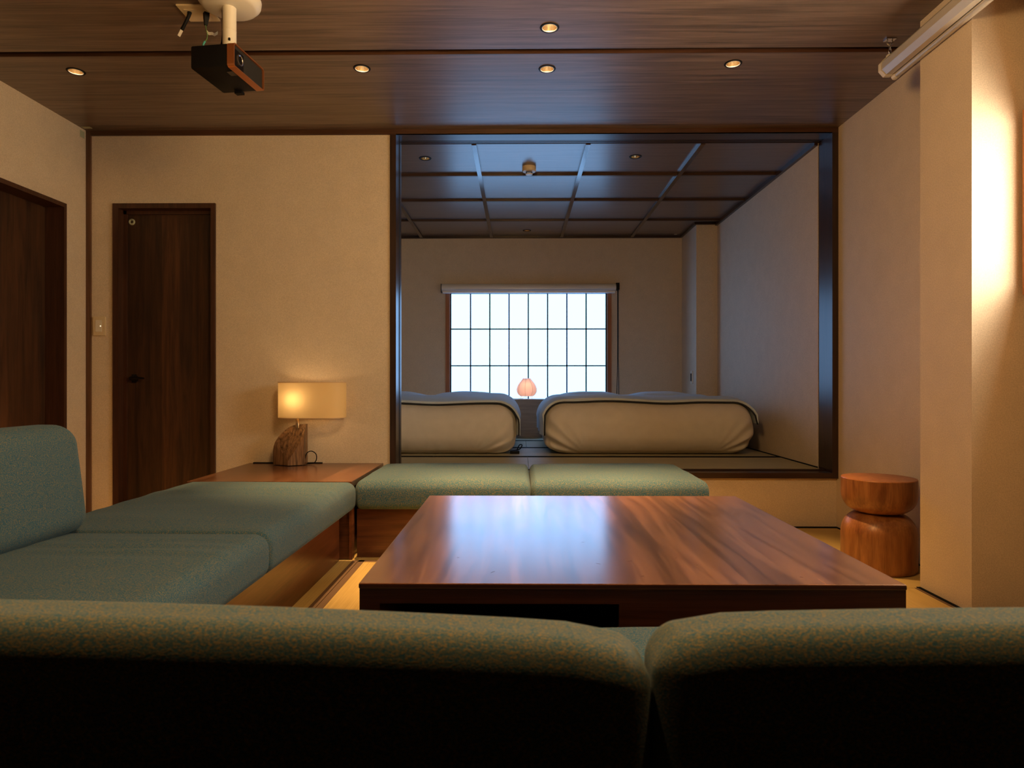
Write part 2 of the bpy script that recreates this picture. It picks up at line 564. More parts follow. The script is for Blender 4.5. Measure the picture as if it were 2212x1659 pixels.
structure('trim_1', boxes((XL + 0.028, XR, YB - 0.012, YB, ZC - 0.030, ZC)), M['trim'])
structure('trim_2', boxes((XL, XL + 0.028, YB - 0.012, YB, 0.0, ZC)), M['trim_z'])

# tatami of the living room
floor_mats = bpy.data.objects['floor']


def mat_piece(x0, x1, y0, y1, z, mat, heri, parent, sides, hw=0.03, gap=0.0015):
    m = obj('tatami_mat', boxes((x0 + gap, x1 - gap, y0 + gap, y1 - gap, z - 0.03, z)), mat, parent)
    for s in sides:
        b = {'L': (x0 + gap, x0 + hw, y0 + gap, y1 - gap), 'R': (x1 - hw, x1 - gap, y0 + gap, y1 - gap),
             'N': (x0 + gap, x1 - gap, y0 + gap, y0 + hw), 'F': (x0 + gap, x1 - gap, y1 - hw, y1 - gap)}[s]
        obj('border', boxes((*b, z - 0.0005, z + 0.0012)), heri, m)
    return m


for x0, x1 in ((-2.63, -1.66), (-1.66, -0.785)):
    mat_piece(x0, x1, 1.42, 3.21, 0, M['tatami'], M['heri'], floor_mats, 'R')
mat_piece(-0.785, 0.44, 1.42, 3.21, 0, M['tatami'], M['heri'], floor_mats, 'LF')
mat_piece(0.44, 1.70, 1.42, 2.80, 0, M['tatami'], M['heri'], floor_mats, 'R')
mat_piece(0.44, 1.91, 2.80, 3.21, 0, M['tatami_x'], M['heri'], floor_mats, '')
for x0, x1 in ((-2.63, -0.785), (-0.785, 1.10), (1.10, 1.91)):
    mat_piece(x0, x1, 3.21, 3.955, 0, M['tatami_x'], M['heri'], floor_mats, '')
for x0, x1 in ((-2.63, -0.785), (-0.785, 1.05), (1.05, 1.91)):
    mat_piece(x0, x1, 0.55, 1.42, 0, M['tatami_x'], M['heri'], floor_mats, 'N')
structure('baseboard_front', boxes((-0.78, XR, YB - 0.010, YB + 0.012, -0.03, 0.004)), M['heri_dark'])
structure('baseboard_right', boxes((XR - 0.012, XR, PY1, YB - 0.010, -0.03, 0.004), (PX - 0.016, PX, PY0 - 0.01, PY1, -0.03, 0.003)), M['heri_dark'])

# ------------------------------------------------------------------ doors
d = structure('door_1', boxes((DX0, DX0 + 0.034, YB - 0.014, YB + 0.012, 0, DZ), (DX1 - 0.026, DX1, YB - 0.014, YB + T, 0, DZ),
                              (DX0 + 0.034, DX1 - 0.026, YB - 0.014, YB + T, DZ - 0.030, DZ), (DX0, DX0 + 0.030, YB + 0.012, YB + T, 0, DZ)), M['casing'])
part_label(d, 'dark brown door frame in the front wall')
obj('door_stop', boxes((DX0 + 0.030, DX0 + 0.050, YB + 0.045, YB + 0.10, 0, DZ - 0.03), (DX1 - 0.046, DX1 - 0.026, YB + 0.045, YB + 0.10, 0, DZ - 0.03),
                       (DX0 + 0.030, DX1 - 0.026, YB + 0.045, YB + 0.10, DZ - 0.052, DZ - 0.03)), M['casing'], d)
leaf = obj('door_leaf', boxes((DX0 + 0.03, DX1 - 0.026, YB + 0.06, YB + 0.10, 0.005, DZ - 0.04)), M['door'], d)
h = lathe([(0, -0.0), (0.022, 0.0), (0.022, 0.010), (0.012, 0.012), (0.012, 0.045), (0.0, 0.045)], 0, 0, 20)
bmesh.ops.rotate(h, verts=h.verts, matrix=Matrix.Rotation(PI / 2, 3, 'X'))
bmesh.ops.translate(h, verts=h.verts, vec=(-2.372, YB + 0.06, 0.897))
tube([(-2.378, YB + 0.018, 0.897), (-2.34, YB + 0.016, 0.899), (-2.292, YB + 0.018, 0.898)], [0.010, 0.008, 0.005], 8, h)
box(h, -2.388, -2.362, YB + 0.052, YB + 0.06, 0.872, 0.922)
obj('door_handle', h, M['black_gloss'], leaf, smooth=True)
rg = lathe([(0.009, 0), (0.019, 0), (0.019, 0.006), (0.015, 0.010), (0.010, 0.008), (0.009, 0.0)], 0, 0, 24)
bmesh.ops.rotate(rg, verts=rg.verts, matrix=Matrix.Rotation(PI / 2, 3, 'X'))
bmesh.ops.translate(rg, verts=rg.verts, vec=(-2.389, YB + 0.06, 1.862))
obj('door_ring', rg, M['sticker'], leaf, smooth=True)

d = structure('door_2', boxes((XL - 0.13, XL + 0.012, LY1 - 0.022, LY1, 0, LZ), (XL - 0.13, XL + 0.012, LY0, LY0 + 0.022, 0, LZ), (XL - 0.13, XL + 0.012, LY0 + 0.022, LY1 - 0.022, LZ - 0.024, LZ)), M['casing'])
part_label(d, 'dark brown door frame in the left wall')
obj('door_leaf', boxes((XL - 0.135, XL - 0.10, LY0 + 0.022, LY1 - 0.022, 0.005, LZ - 0.024)), M['door_y'], d)

# ------------------------------------------------------------------ opening frame between the rooms
fr = structure('trim_3', boxes((OX0, OX0 + 0.036, YB - 0.012, YB + T, 0.297, ZC - 0.030), (XR - 0.036, XR, YB - 0.012, YB + T, 0.297, ZC - 0.03)), M['frame'])
part_label(fr, 'dark wood posts of the opening into the bedroom')
LI = (OX0 + 0.036, XR - 0.036)
obj('lintel', boxes((*LI, YB - 0.012, YB + 0.098, 2.372, ZC - 0.030), (*LI, YB + 0.098, YB + T, 2.394, ZC), (*LI, YB + 0.111, YB + 0.122, 2.372, 2.394),
                    (*LI, YB + 0.135, YB + 0.146, 2.372, 2.394), (*LI, YB + 0.160, YB + T, 2.372, 2.394)), M['frame_x'], fr)
obj('sill', boxes((OX0 + 0.036, XR - 0.036, YB - 0.012, YB + 0.09, 0.297, 0.330), (OX0 + 0.036, XR - 0.036, YB + 0.09, YB + 0.115, 0.297, 0.339)), M['frame_x'], fr)
obj('post_groove', boxes((OX0 + 0.036, OX0 + 0.0375, YB + 0.085, YB + 0.095, 0.34, 2.372), (OX0 + 0.036, OX0 + 0.0375, YB + 0.115, YB + 0.125, 0.34, 2.372)), M['piping'], fr)

# ------------------------------------------------------------------ bedroom shell
structure('wall_left', boxes((BX0 - 0.1, BX0, BY0, BY1, 0.2, BZC + 0.1)), M['paper'])
structure('wall_right', boxes((BX1, BX1 + 0.16, BY0, BY1, 0.2, BZC + 0.1)), M['paper'])
structure('wall_right', boxes((1.671, BX1, 6.23, BY1, BZF, BZC)), M['paper'])['label'] = 'papered pillar in the far right corner of the bedroom'
WX0, WX1, BWZ0, BWZ1 = -0.762, 0.946, 0.622, 1.84
structure('wall_back', boxes((BX0 - 0.1, WX0, BY1, BY1 + 0.12, 0.2, BZC + 0.1), (WX1, BX1 + 0.1, BY1, BY1 + 0.12, 0.2, BZC + 0.1),
                             (WX0, WX1, BY1, BY1 + 0.12, 0.2, BWZ0), (WX0, WX1, BY1, BY1 + 0.12, BWZ1, BZC + 0.1)), M['paper'])
structure('wall_front', boxes((BX0 - 0.1, OX0, YB + T + 0.02, YB + T + 0.03, 0.2, BZC)), M['paper'])
bfloor = structure('floor', boxes((BX0, BX1, YB + 0.115, BY1, 0.2, BZF - 0.03)), M['subfloor'])
rows = [(YB + 0.116, 4.722), (4.722, 5.388), (5.388, 6.055), (6.055, BY1)]
splits = [(BX0, 0.058, BX1 - 0.014), (BX0, -0.62, BX1 - 0.014), (BX0, 0.058, BX1 - 0.014), (BX0, -0.62, BX1 - 0.014)]
for k, ((y0, y1), xs) in enumerate(zip(rows, splits)):
    for x0, x1 in zip(xs, xs[1:]):
        mat_piece(x0, x1, y0, y1, BZF, M['tatami_bed'], M['heri_dark'], bfloor, ('F', 'NF', 'NF', 'N')[k], 0.036)
structure('baseboard_right', boxes((BX1 - 0.014, BX1, BY0, 6.23, BZF - 0.03, BZF + 0.004)), M['heri_dark'])

bc = structure('ceiling', boxes((BX0, BX1, BY0 - 0.03, BY1, BZC + 0.12, BZC + 0.16)), M['subfloor'])
BED_LIGHTS = [(-0.637, 4.435, 'small recessed downlight on the bedroom ceiling, left of the smoke detector'),
              (0.778, 4.417, 'small recessed downlight on the bedroom ceiling, right of the smoke detector'),
              (0.074, 6.53, 'tiny recessed downlight on the bedroom ceiling close to the shoji window')]
bat_x = [-1.007, -0.287, 0.433, 1.153]
bat_y = [4.77, 5.43, 6.09]
px = [BX0] + bat_x + [BX1]
py = [BY0 - 0.03] + bat_y + [BY1]
for i in range(5):
    for j in range(4):
        hs = [(hx, hy) for hx, hy, _ in BED_LIGHTS if px[i] < hx < px[i + 1] and py[j] < hy < py[j + 1]]
        hs = [(hx, hy) for hx, hy in hs]
        obj('ceiling_panel', holed_plane(px[i], px[i + 1], py[j], py[j + 1], BZC + 0.018, hs), M['bed_ceil'], bc)
for x in bat_x:
    obj('batten', boxes((x - 0.015, x + 0.015, BY0, BY1, BZC - 0.003, BZC + 0.02)), M['batten'], bc)
for y in bat_y:
    for i in range(5):
        a = px[i] + (0.015 if i else 0); b = px[i + 1] - (0.015 if i < 4 else 0)
        obj('cross_batten', boxes((a, b, y - 0.012, y + 0.012, BZC, BZC + 0.02)), M['batten_x'], bc)
structure('trim_4', boxes((BX1 - 0.022, BX1, BY0, 6.23, BZC - 0.012, BZC + 0.02), (1.671, BX1, 6.208, 6.23, BZC - 0.004, BZC + 0.02),
                          (1.649, 1.671, 6.208, BY1, BZC - 0.004, BZC + 0.02), (BX0, 1.66, BY1 - 0.02, BY1, BZC - 0.006, BZC + 0.02)), M['frame_x'])

# ------------------------------------------------------------------ windows
w = structure('window_1', boxes((WX0, WX0 + 0.042, BY1 - 0.015, BY1 + 0.12, BWZ0, BWZ1), (WX1 - 0.042, WX1, BY1 - 0.015, BY1 + 0.12, BWZ0, BWZ1)), M['win_wood'])
part_label(w, 'reddish wood frame of the bedroom shoji window')
obj('window_rail', boxes((WX0 + 0.042, WX1 - 0.042, BY1 - 0.015, BY1 + 0.12, BWZ0, BWZ0 + 0.045), (WX0 + 0.042, WX1 - 0.042, BY1 - 0.015, BY1 + 0.12, BWZ1 - 0.03, BWZ1)), M['win_wood_x'], w)
sx0, sx1, sz0, sz1 = WX0 + 0.042, WX1 - 0.042, BWZ0 + 0.045, BWZ1 - 0.03
sash = obj('sash', boxes((sx0, sx0 + 0.014, BY1 + 0.02, BY1 + 0.05, sz0, sz1), (sx1 - 0.014, sx1, BY1 + 0.02, BY1 + 0.05, sz0, sz1),
                         (sx0, sx1, BY1 + 0.02, BY1 + 0.05, sz0, sz0 + 0.014), (sx0, sx1, BY1 + 0.02, BY1 + 0.05, sz1 - 0.014, sz1)), M['sash'], w)
gx = [sx0 + 0.014 + (sx1 - sx0 - 0.028) * k / 8 for k in range(9)]
gz = [sz0 + 0.014, 1.052, 1.432, sz1 - 0.014]
for k in range(1, 8):
    obj('bar', boxes((gx[k] - 0.0065, gx[k] + 0.0065, BY1 + 0.026, BY1 + 0.040, gz[0], gz[3])), M['sash'], sash)
for z in gz[1:3]:
    obj('bar', boxes((gx[0], gx[8], BY1 + 0.026, BY1 + 0.038, z - 0.006, z + 0.006)), M['sash'], sash)
for i in range(8):
    for j in range(3):
        obj('paper_pane', boxes((gx[i], gx[i + 1], BY1 + 0.041, BY1 + 0.044, gz[j], gz[j + 1])), M['shoji'], sash)

w = structure('window_2', boxes((XR - 0.032, XR + 0.10, WY0, WY0 + 0.045, WZ0 - 0.02, WZ1 + 0.02), (XR - 0.032, XR + 0.10, WY1 - 0.025, WY1 + 0.02, WZ0 - 0.02, WZ1 + 0.02),
                                (XR - 0.032, XR + 0.10, WY0 + 0.045, WY1 - 0.025, WZ0 - 0.02, WZ0 + 0.025), (XR - 0.032, XR + 0.10, WY0 + 0.045, WY1 - 0.025, WZ1 - 0.025, WZ1 + 0.02)), M['side_win_wood'])
part_label(w, 'orange wood frame of the window in the right wall')
ny = 4
for k in range(ny):
    a = WY0 + 0.045 + (WY1 - WY0 - 0.07) * k / ny; b = WY0 + 0.045 + (WY1 - WY0 - 0.07) * (k + 1) / ny
    for z0, z1 in ((WZ0 + 0.025, 1.54), (1.54, WZ1 - 0.025)):
        obj('paper_pane', boxes((XR + 0.088, XR + 0.091, a + 0.004, b - 0.004, z0 + 0.004, z1 - 0.004)), M['side_shoji'], w)
    if k:
        obj('bar', boxes((XR + 0.074, XR + 0.087, a - 0.005, a + 0.005, WZ0 + 0.025, WZ1 - 0.025)), M['side_win_wood'], w)
obj('bar', boxes((XR + 0.074, XR + 0.086, WY0 + 0.045, WY1 - 0.025, 1.535, 1.545)), M['side_win_wood'], w)

# ------------------------------------------------------------------ sofas and tables
def crown(amount, sag=0.0, seed=0, wr=0.0, crease=None):
    def fn(p, u):
        t = max(0.0, u.z)
        q = p.copy()
        q.z += amount * t * (1 - u.x ** 4) * (1 - u.y ** 4)
        if wr and u.z > 0.5:
            q.z += wr * noise.noise(Vector((p.x * 2.0 + seed, p.y * 9.0, seed)))
        if crease and u.z > 0.5:                  # shallow sitting creases
            dx, dy = p.x - crease[0], p.y - crease[1] - 0.25 * (p.x - crease[0]) ** 2
            q.z += 0.0065 * math.exp(-(dx / 0.24) ** 2 - (dy / 0.10) ** 2) * math.sin(dy * 75)
        bul = (1 - u.z ** 2)
        if abs(u.x) > 0.9: q.x += 0.006 * bul * (1 if u.x > 0 else -1)
        if abs(u.y) > 0.9: q.y += 0.006 * bul * (1 if u.y > 0 else -1)
        return q
    return fn


# corner table
ct = thing('corner_table', 'low reddish brown wooden corner table under the glowing table lamp', 'table', (-1.22, 3.6, 0))
obj('tabletop', boxes((-1.63, -0.82, 3.205, 3.955, 0.356, 0.386), bev=0.002), M['corner'], ct)
obj('cabinet_body', boxes((-1.615, -0.835, 3.222, 3.95, 0.0015, 0.356)), M['bench_x'], ct)
obj('edge_post', boxes((-0.835, -0.821, 3.215, 3.26, 0.0015, 0.356)), M['bench'], ct)

# bench along the opening
bb = thing('bench_seat', 'green fabric bench with two square cushions in front of the bedroom opening', 'bench', (0.06, 3.6, 0))
obj('bench_base', boxes((-0.808, 0.90, 3.262, 3.93, 0.0015, 0.242)), M['bench_x'], bb)
for x0, x1, s in ((-0.808, 0.055, 1), (0.058, 0.928, 2)):
    obj('seat_cushion', rbox((x0 + x1) / 2, 3.572, 0.3155, x1 - x0 - 0.008, 0.735, 0.143, 0.042, 5, 14, 12, 3, crown(0.016, seed=s, wr=0.003), sq=(1.7, 1.0)), M['teal'], bb, smooth='all')

# bench along the left
lb = thing('bench_seat', 'long green fabric bench with a backrest at the left, running towards the corner table', 'bench', (-1.21, 2.1, 0))
obj('bench_base', boxes((-1.58, -0.88, 0.98, 3.20, 0.0015, 0.242)), M['bench'], lb)
for y0, y1, s in ((2.095, 3.195, 3), (0.98, 2.09, 4)):
    obj('seat_cushion', rbox(-1.21, (y0 + y1) / 2, 0.3155, 0.82, y1 - y0 - 0.006, 0.143, 0.04, 5, 26, 44, 3, crown(0.016, seed=s, wr=0.004, crease=(-1.02, 2.84) if s == 3 else (-1.12, 1.86)), sq=(1.0, 2.2)), M['teal'], lb, smooth='all')


def backrest_fn(p, u):
    q = p.copy()
    t = (u.z + 1) / 2
    q.x -= 0.045 * t                       # leans back
    q.x += 0.012 * (1 - u.y ** 2) * (1 - (2 * t - 1) ** 2) * (1 if u.x > 0 else 0)
    return q


obj('back_cushion', rbox(-1.462, 1.60, 0.562, 0.165, 1.06, 0.344, 0.062, 5, 4, 12, 8, backrest_fn), M['teal'], lb, smooth='all')

# sofa right in front of the camera, seen from behind
sf = thing('sofa', 'green fabric sofa seen from behind across the bottom of the view', 'sofa', (0.1, 0.75, 0))
obj('sofa_base', boxes((-0.765, 0.95, 0.53, 1.30, 0.0015, 0.242)), M['bench_x'], sf)
for x0, x1, s in ((-0.775, 0.107, 5), (0.111, 1.005, 6)):
    obj('seat_cushion', rbox((x0 + x1) / 2, 0.97, 0.3155, x1 - x0 - 0.006, 0.69, 0.143, 0.04, 4, 12, 10, 3, crown(0.016, seed=s)), M['teal'], sf, smooth='all')


def near_back(s):
    def fn(p, u):
        q = p.copy()
        t = (u.z + 1) / 2
        q.y += -0.020 * t + 0.02
        q.z += 0.008 * max(0, u.z) * (1 - u.x ** 2) + 0.004 * t
        if s == 7: q.z -= t * 0.024 * (p.x + 0.30)
        d_ = (0.1085 - p.x) if s == 7 else (p.x - 0.1095)      # shoulders droop towards the seam
        q.z -= 0.013 * t * max(0.0, 1 - d_ / 0.085) ** 2
        q.y -= 0.006 * (1 - u.x ** 2) * (1 - u.z ** 2) * (1 if u.y < 0 else 0)
        return q
    return fn


for x0, x1, s in ((-0.775, 0.1085, 7), (0.1095, 1.005, 8)):
    obj('back_cushion', rbox((x0 + x1) / 2, 0.560, 0.4495, x1 - x0, 0.080, 0.415, 0.026, 6, 20, 5, 12, near_back(s)), M['teal_near'], sf, smooth='all')

# coffee table
tb = thing('coffee_table', 'large low reddish brown wooden coffee table reflecting the window', 'table', (0.27, 2.22, 0))
TX0, TX1, TY0, TY1, TZ = -0.374, 0.893, 1.523, 2.727, 0.40
tt = obj('tabletop', boxes((TX0, TX1, TY0, TY1, TZ - 0.013, TZ), bev=0.003), M['table'], tb)
tt.data.materials.append(M['table_x'])
for f_ in tt.data.polygons:
    if abs(f_.normal.z) < 0.4: f_.material_index = 1
obj('front_panel', boxes((TX0 + 0.002, TX1 - 0.002, TY0 + 0.002, TY0 + 0.022, 0.353, TZ - 0.013), (TX0 + 0.002, -0.325, TY0 + 0.002, TY0 + 0.022, 0.0015, 0.353),
                         (0.231, TX1 - 0.002, TY0 + 0.002, TY0 + 0.022, 0.0015, 0.353), (-0.325, 0.231, TY0 + 0.002, TY0 + 0.022, 0.0015, 0.06)), M['table_x'], tb)
obj('side_panel', boxes((TX0 + 0.002, TX0 + 0.022, TY0 + 0.022, TY1 - 0.022, 0.0015, TZ - 0.013)), M['bench'], tb)
obj('side_panel', boxes((TX1 - 0.022, TX1 - 0.002, TY0 + 0.022, TY1 - 0.022, 0.0015, TZ - 0.013)), M['bench'], tb)
obj('rear_panel', boxes((TX0 + 0.002, TX1 - 0.002, TY1 - 0.022, TY1 - 0.002, 0.0015, TZ - 0.013)), M['table_x'], tb)
obj('shelf_box', boxes((-0.345, 0.25, TY0 + 0.022, TY0 + 0.45, 0.05, 0.06), (-0.345, 0.25, TY0 + 0.44, TY0 + 0.45, 0.06, 0.35)), M['black'], tb)
sc = bmesh.new()
for _ in range(13):
    a = random.uniform(-0.2, 0.7); b = random.uniform(1.56, 2.0); t = random.uniform(0, PI); L = random.uniform(0.004, 0.018)
    c_, s_ = math.cos(t) * L, math.sin(t) * L
    box(sc, a, a + 0.0012, b, b + 0.0012, TZ, TZ + 0.0002)
    v = sc.verts[-8:] if False else list(sc.verts)[-8:]
    for k, q in enumerate(v):
        if k % 4 in (1, 2): q.co += Vector((c_, s_, 0))
sct = obj('scratch', sc, M['black'], tb)
sct['kind'] = 'stuff'

# stool
st = thing('stool', 'hourglass-shaped turned wooden stool in the right corner', 'stool', (1.683, 3.10, 0))
R_ = 0.160
prof = [(0, 0.0015), (R_ * 0.95, 0.0015), (R_ * 0.985, 0.008), (R_, 0.03), (R_ * 1.0, 0.165)]
for k in range(1, 9):
    t = PI / 2 * k / 9
    prof.append((0.082 + (R_ - 0.082) * math.cos(t), 0.165 + 0.098 * math.sin(t)))
prof.append((0.084, 0.264))
for k in range(1, 10):
    t = PI / 2 * k / 9
    prof.append((0.084 + (R_ - 0.084) * math.sin(t), 0.266 + 0.086 * (1 - math.cos(t))))
prof += [(R_ * 1.0, 0.40), (R_ * 0.995, 0.4215)]
obj('stool_body', lathe(prof + [(0, 0.4215)], 1.683, 3.10, 56), M['stool'], st, smooth=True)
obj('seat_disc', lathe([(0, 0.4215), (R_ * 0.995, 0.4215), (R_ * 0.985, 0.425), (0, 0.4255)], 1.683, 3.10, 56), M['stool_top'], st, smooth=True)

# ------------------------------------------------------------------ table lamp
LX, LY = -1.215, 3.845
lamp = thing('table_lamp', 'glowing table lamp with oval fabric shade and carved wooden foot on the corner table', 'lamp', (-1.35, LY, 0.386))
# carved block: quarter-round outline extruded, turned a little
bm = bmesh.new()
outl = [(-0.095, 0.0), (-0.095, 0.078), (-0.090, 0.108), (-0.080, 0.135), (-0.067, 0.159), (-0.051, 0.180), (-0.030, 0.201), (-0.005, 0.219), (0.018, 0.229), (0.041, 0.234), (0.093, 0.236), (0.093, 0.0)]
F_, B_ = [], []
for x, z in outl:
    F_.append(bm.verts.new((x, -0.062, z))); B_.append(bm.verts.new((x, 0.050, z)))
bm.faces.new(F_); bm.faces.new(list(reversed(B_)))
for k in range(len(outl)):
    k2 = (k + 1) % len(outl)
    bm.faces.new((F_[k], B_[k], B_[k2], F_[k2]))
# two upright facets meet in a front corner, a slanted carved face runs between them
for co, no in (((-0.095, 0.0, 0), (-0.058, -0.108, 0)), ((0.093, -0.012, 0), (0.046, -0.080, 0)), ((0.010, -0.056, 0.03), (-0.10, -0.90, 0.36))):
    r_ = bmesh.ops.bisect_plane(bm, geom=bm.verts[:] + bm.edges[:] + bm.faces[:], plane_co=co, plane_no=no, clear_outer=True)
    ed = [e for e in r_['geom_cut'] if isinstance(e, bmesh.types.BMEdge)]
    bmesh.ops.edgeloop_fill(bm, edges=ed)
bmesh.ops.translate(bm, verts=bm.verts, vec=(-1.352, LY, 0.3865 + 0.004))
obj('lamp_foot', bm, M['lamp_wood'], lamp, smooth=True)
bm = boxes((-0.070, 0.080, -0.012, 0.044, 0, 0.004))
bmesh.ops.translate(bm, verts=bm.verts, vec=(-1.352, LY, 0.3865))
obj('foot_pad', bm, M['black'], lamp)
obj('stem', lathe([(0, 0.605), (0.012, 0.605), (0.012, 0.63), (0.0095, 0.64), (0.0095, 0.70), (0.016, 0.705), (0.016, 0.735), (0, 0.735)], -1.302, LY, 16), M['gold'], lamp, smooth=True)


def stadium(hx, hy, seg=64, e=2.6):
    return [(hx * math.copysign(abs(math.cos(2 * PI * k / seg)) ** (2 / e), math.cos(2 * PI * k / seg)),
             hy * math.copysign(abs(math.sin(2 * PI * k / seg)) ** (2 / e), math.sin(2 * PI * k / seg))) for k in range(seg)]


def ring_wall(pts, cx, cy, z0, z1, t):
    bm = bmesh.new()
    n_ = len(pts)
    rows_ = []
    for (z, k) in ((z0, 1.0), (z1, 1.0), (z1, 1.0 - t), (z0, 1.0 - t)):
        rows_.append([bm.verts.new((cx + x * k, cy + y * k, z)) for x, y in pts])
    for a in range(4):
        A, B = rows_[a], rows_[(a + 1) % 4]
        for k in range(n_):
            bm.faces.new((A[k], A[(k + 1) % n_], B[(k + 1) % n_], B[k]))
    return bm


SP = stadium(0.195, 0.100)
sh = bmesh.new()
lo = [sh.verts.new((LX + x, LY + y, 0.668)) for x, y in SP]
hi = [sh.verts.new((LX + x, LY + y, 0.872)) for x, y in SP]
for k in range(len(SP)):
    sh.faces.new((lo[k], lo[(k + 1) % len(SP)], hi[(k + 1) % len(SP)], hi[k]))
obj('lamp_shade', sh, M['shade'], lamp, smooth='all')
obj('shade_rim', ring_wall(stadium(0.1965, 0.1015), LX, LY, 0.870, 0.875, 0.02), M['shade_rim'], lamp)
obj('shade_rim', ring_wall(stadium(0.1965, 0.1015), LX, LY, 0.665, 0.669, 0.02), M['shade_rim'], lamp)
obj('bulb', lathe([(0, 0.735), (0.012, 0.738), (0.026, 0.768), (0.028, 0.785), (0.018, 0.805), (0, 0.812)], -1.292, LY, 20), M['bulb_dim'], lamp, smooth=True)
cd = tube([(-1.262, LY + 0.015, 0.42), (-1.252, LY + 0.012, 0.455), (-1.225, LY + 0.01, 0.468), (-1.198, LY + 0.01, 0.452), (-1.195, LY + 0.012, 0.42), (-1.215, LY + 0.02, 0.396), (-1.26, LY + 0.03, 0.391)], 0.0028, 8, smooth_steps=6)
obj('lamp_cord', cd, M['black'], lamp, smooth='all')
pl = bpy.data.lights.new('table_lamp_light', 'POINT')
pl.energy = TABLE_LAMP_W; pl.color = (1.0, 0.66, 0.30); pl.shadow_soft_size = 0.05
plo = bpy.data.objects.new('table_lamp_light', pl); C.objects.link(plo); plo.parent = lamp
plo.location = Vector((-1.292, LY - 0.034, 0.775)) - ORIGIN[lamp.name]
tag(obj('cable_cover', boxes((-1.60, -1.185, 3.930, 3.946, 0.3865, 0.392)), M['black'], None, (-1.4, 3.94, 0.386)),
    'thin black cable bar lying along the wall behind the table lamp', 'cable')

# ------------------------------------------------------------------ downlights
dl = thing('downlight', LIV_LIGHTS[0][3], 'downlight', (LIV_LIGHTS[0][0], LIV_LIGHTS[0][1], ZC), 'living room downlights')
obj('trim_ring', lathe([(0.033, -0.0005), (0.033, -0.003), (0.040, -0.003), (0.042, -0.0003)], 0, 0, 32), M['black'], dl, smooth=True, local=True)
obj('inner_rim', lathe([(0.0305, -0.001), (0.0305, -0.0035), (0.0335, -0.0035), (0.0335, -0.001)], 0, 0, 32), M['white'], dl, smooth=True, local=True)
obj('reflector', lathe([(0.031, -0.001), (0.0315, 0.006), (0.021, 0.036)], 0, 0, 32), M['gold'], dl, smooth=True, local=True)
obj('bulb', lathe([(0.0, 0.029), (0.010, 0.0305), (0.0165, 0.0355), (0.0205, 0.0355)], 0, 0, 24), M['bulb'], dl, local=True)
spot = bpy.data.lights.new('downlight_light', 'SPOT')
spot.energy = DOWN_W; spot.color = DOWN_COL; spot.spot_size = math.radians(46); spot.spot_blend = 1.0; spot.shadow_soft_size = 0.02
so = bpy.data.objects.new('downlight_light', spot); C.objects.link(so); so.parent = dl; so.location = (0, 0, -0.012)
for x, y, gl, lab in LIV_LIGHTS[1:]:
    copy_tree(dl, (x, y, ZC), lab)
for k, (x, y) in enumerate(HIDDEN):
    h_ = copy_tree(dl, (x, y, ZC), 'recessed downlight out of view above the ' + ('left part of the sofa', 'right part of the sofa')[k])

    for c_ in h_.children:
        if c_.type == 'LIGHT':
            c_.data = c_.data.copy(); c_.data.energy = 42.0

bd = thing('downlight', BED_LIGHTS[0][2], 'downlight', (BED_LIGHTS[0][0], BED_LIGHTS[0][1], BZC + 0.018), 'bedroom downlights')
obj('trim_ring', lathe([(0.031, 0.0), (0.031, -0.003), (0.040, -0.003), (0.042, 0.0)], 0, 0, 32), M['black'], bd, smooth=True, local=True)
obj('reflector', lathe([(0.031, -0.001), (0.0315, 0.006), (0.021, 0.036)], 0, 0, 32), M['gold'], bd, smooth=True, local=True)
obj('bulb', lathe([(0.0, 0.029), (0.010, 0.0305), (0.0165, 0.0355), (0.0205, 0.0355)], 0, 0, 24), M['bulb_dim'], bd, local=True)
for x, y, lab in BED_LIGHTS[1:]:
    copy_tree(bd, (x, y, BZC + 0.018), lab)

# smoke detector
sm = thing('smoke_detector', 'white round smoke detector on the bedroom ceiling', 'detector', (0.068, 4.62, BZC + 0.018))
obj('detector_body', lathe([(0, 0.0), (0.048, 0.0), (0.049, -0.028), (0.045, -0.034), (0.026, -0.036), (0, -0.036)], 0, 0, 32), M['cream'], sm, smooth=True, local=True)
gb = bmesh.new()
for k in range(12):
    t = 2 * PI * k / 12
    tube([(0.021 * math.cos(t), 0.021 * math.sin(t), -0.036), (0.021 * math.cos(t), 0.021 * math.sin(t), -0.049)], 0.002, 6, gb)
obj('sensor_cage', gb, M['black'], sm, local=True)
obj('sensor_cap', lathe([(0, -0.048), (0.025, -0.048), (0.024, -0.055), (0, -0.057)], 0, 0, 24), M['white'], sm, smooth=True, local=True)

# ------------------------------------------------------------------ projector under the ceiling
pj = thing('projector', 'black projector with copper front frame hanging on a white pole', 'projector', (-1.158, 2.600, 2.07), rz=-0.13)
b = boxes((-0.088, 0.066, -0.110, 0.110, 0.0, 0.088), bev=0.007)
obj('projector_body', b, M['black'], pj, local=True, smooth=True)
def round_ring(x0, x1, hy, z0, z1, r, t):
    bm = bmesh.new()
    def loop(x, d):
        out = []
        for (sy, sz, a0) in ((1, 1, 0), (-1, 1, PI / 2), (-1, -1, PI), (1, -1, 1.5 * PI)):
            cy, cz = sy * (hy - r), (z1 - r if sz > 0 else z0 + r)
            for k in range(6):
                a = a0 + PI / 2 * k / 5
                out.append(bm.verts.new((x, cy + (r - d) * math.cos(a), cz + (r - d) * math.sin(a))))
        return out
    L = [loop(x0, 0), loop(x1, 0), loop(x1, t), loop(x0, t)]
    n_ = len(L[0])
    for a in range(4):
        A, B = L[a], L[(a + 1) % 4]
        for k in range(n_):
            bm.faces.new((A[k], A[(k + 1) % n_], B[(k + 1) % n_], B[k]))
    return bm


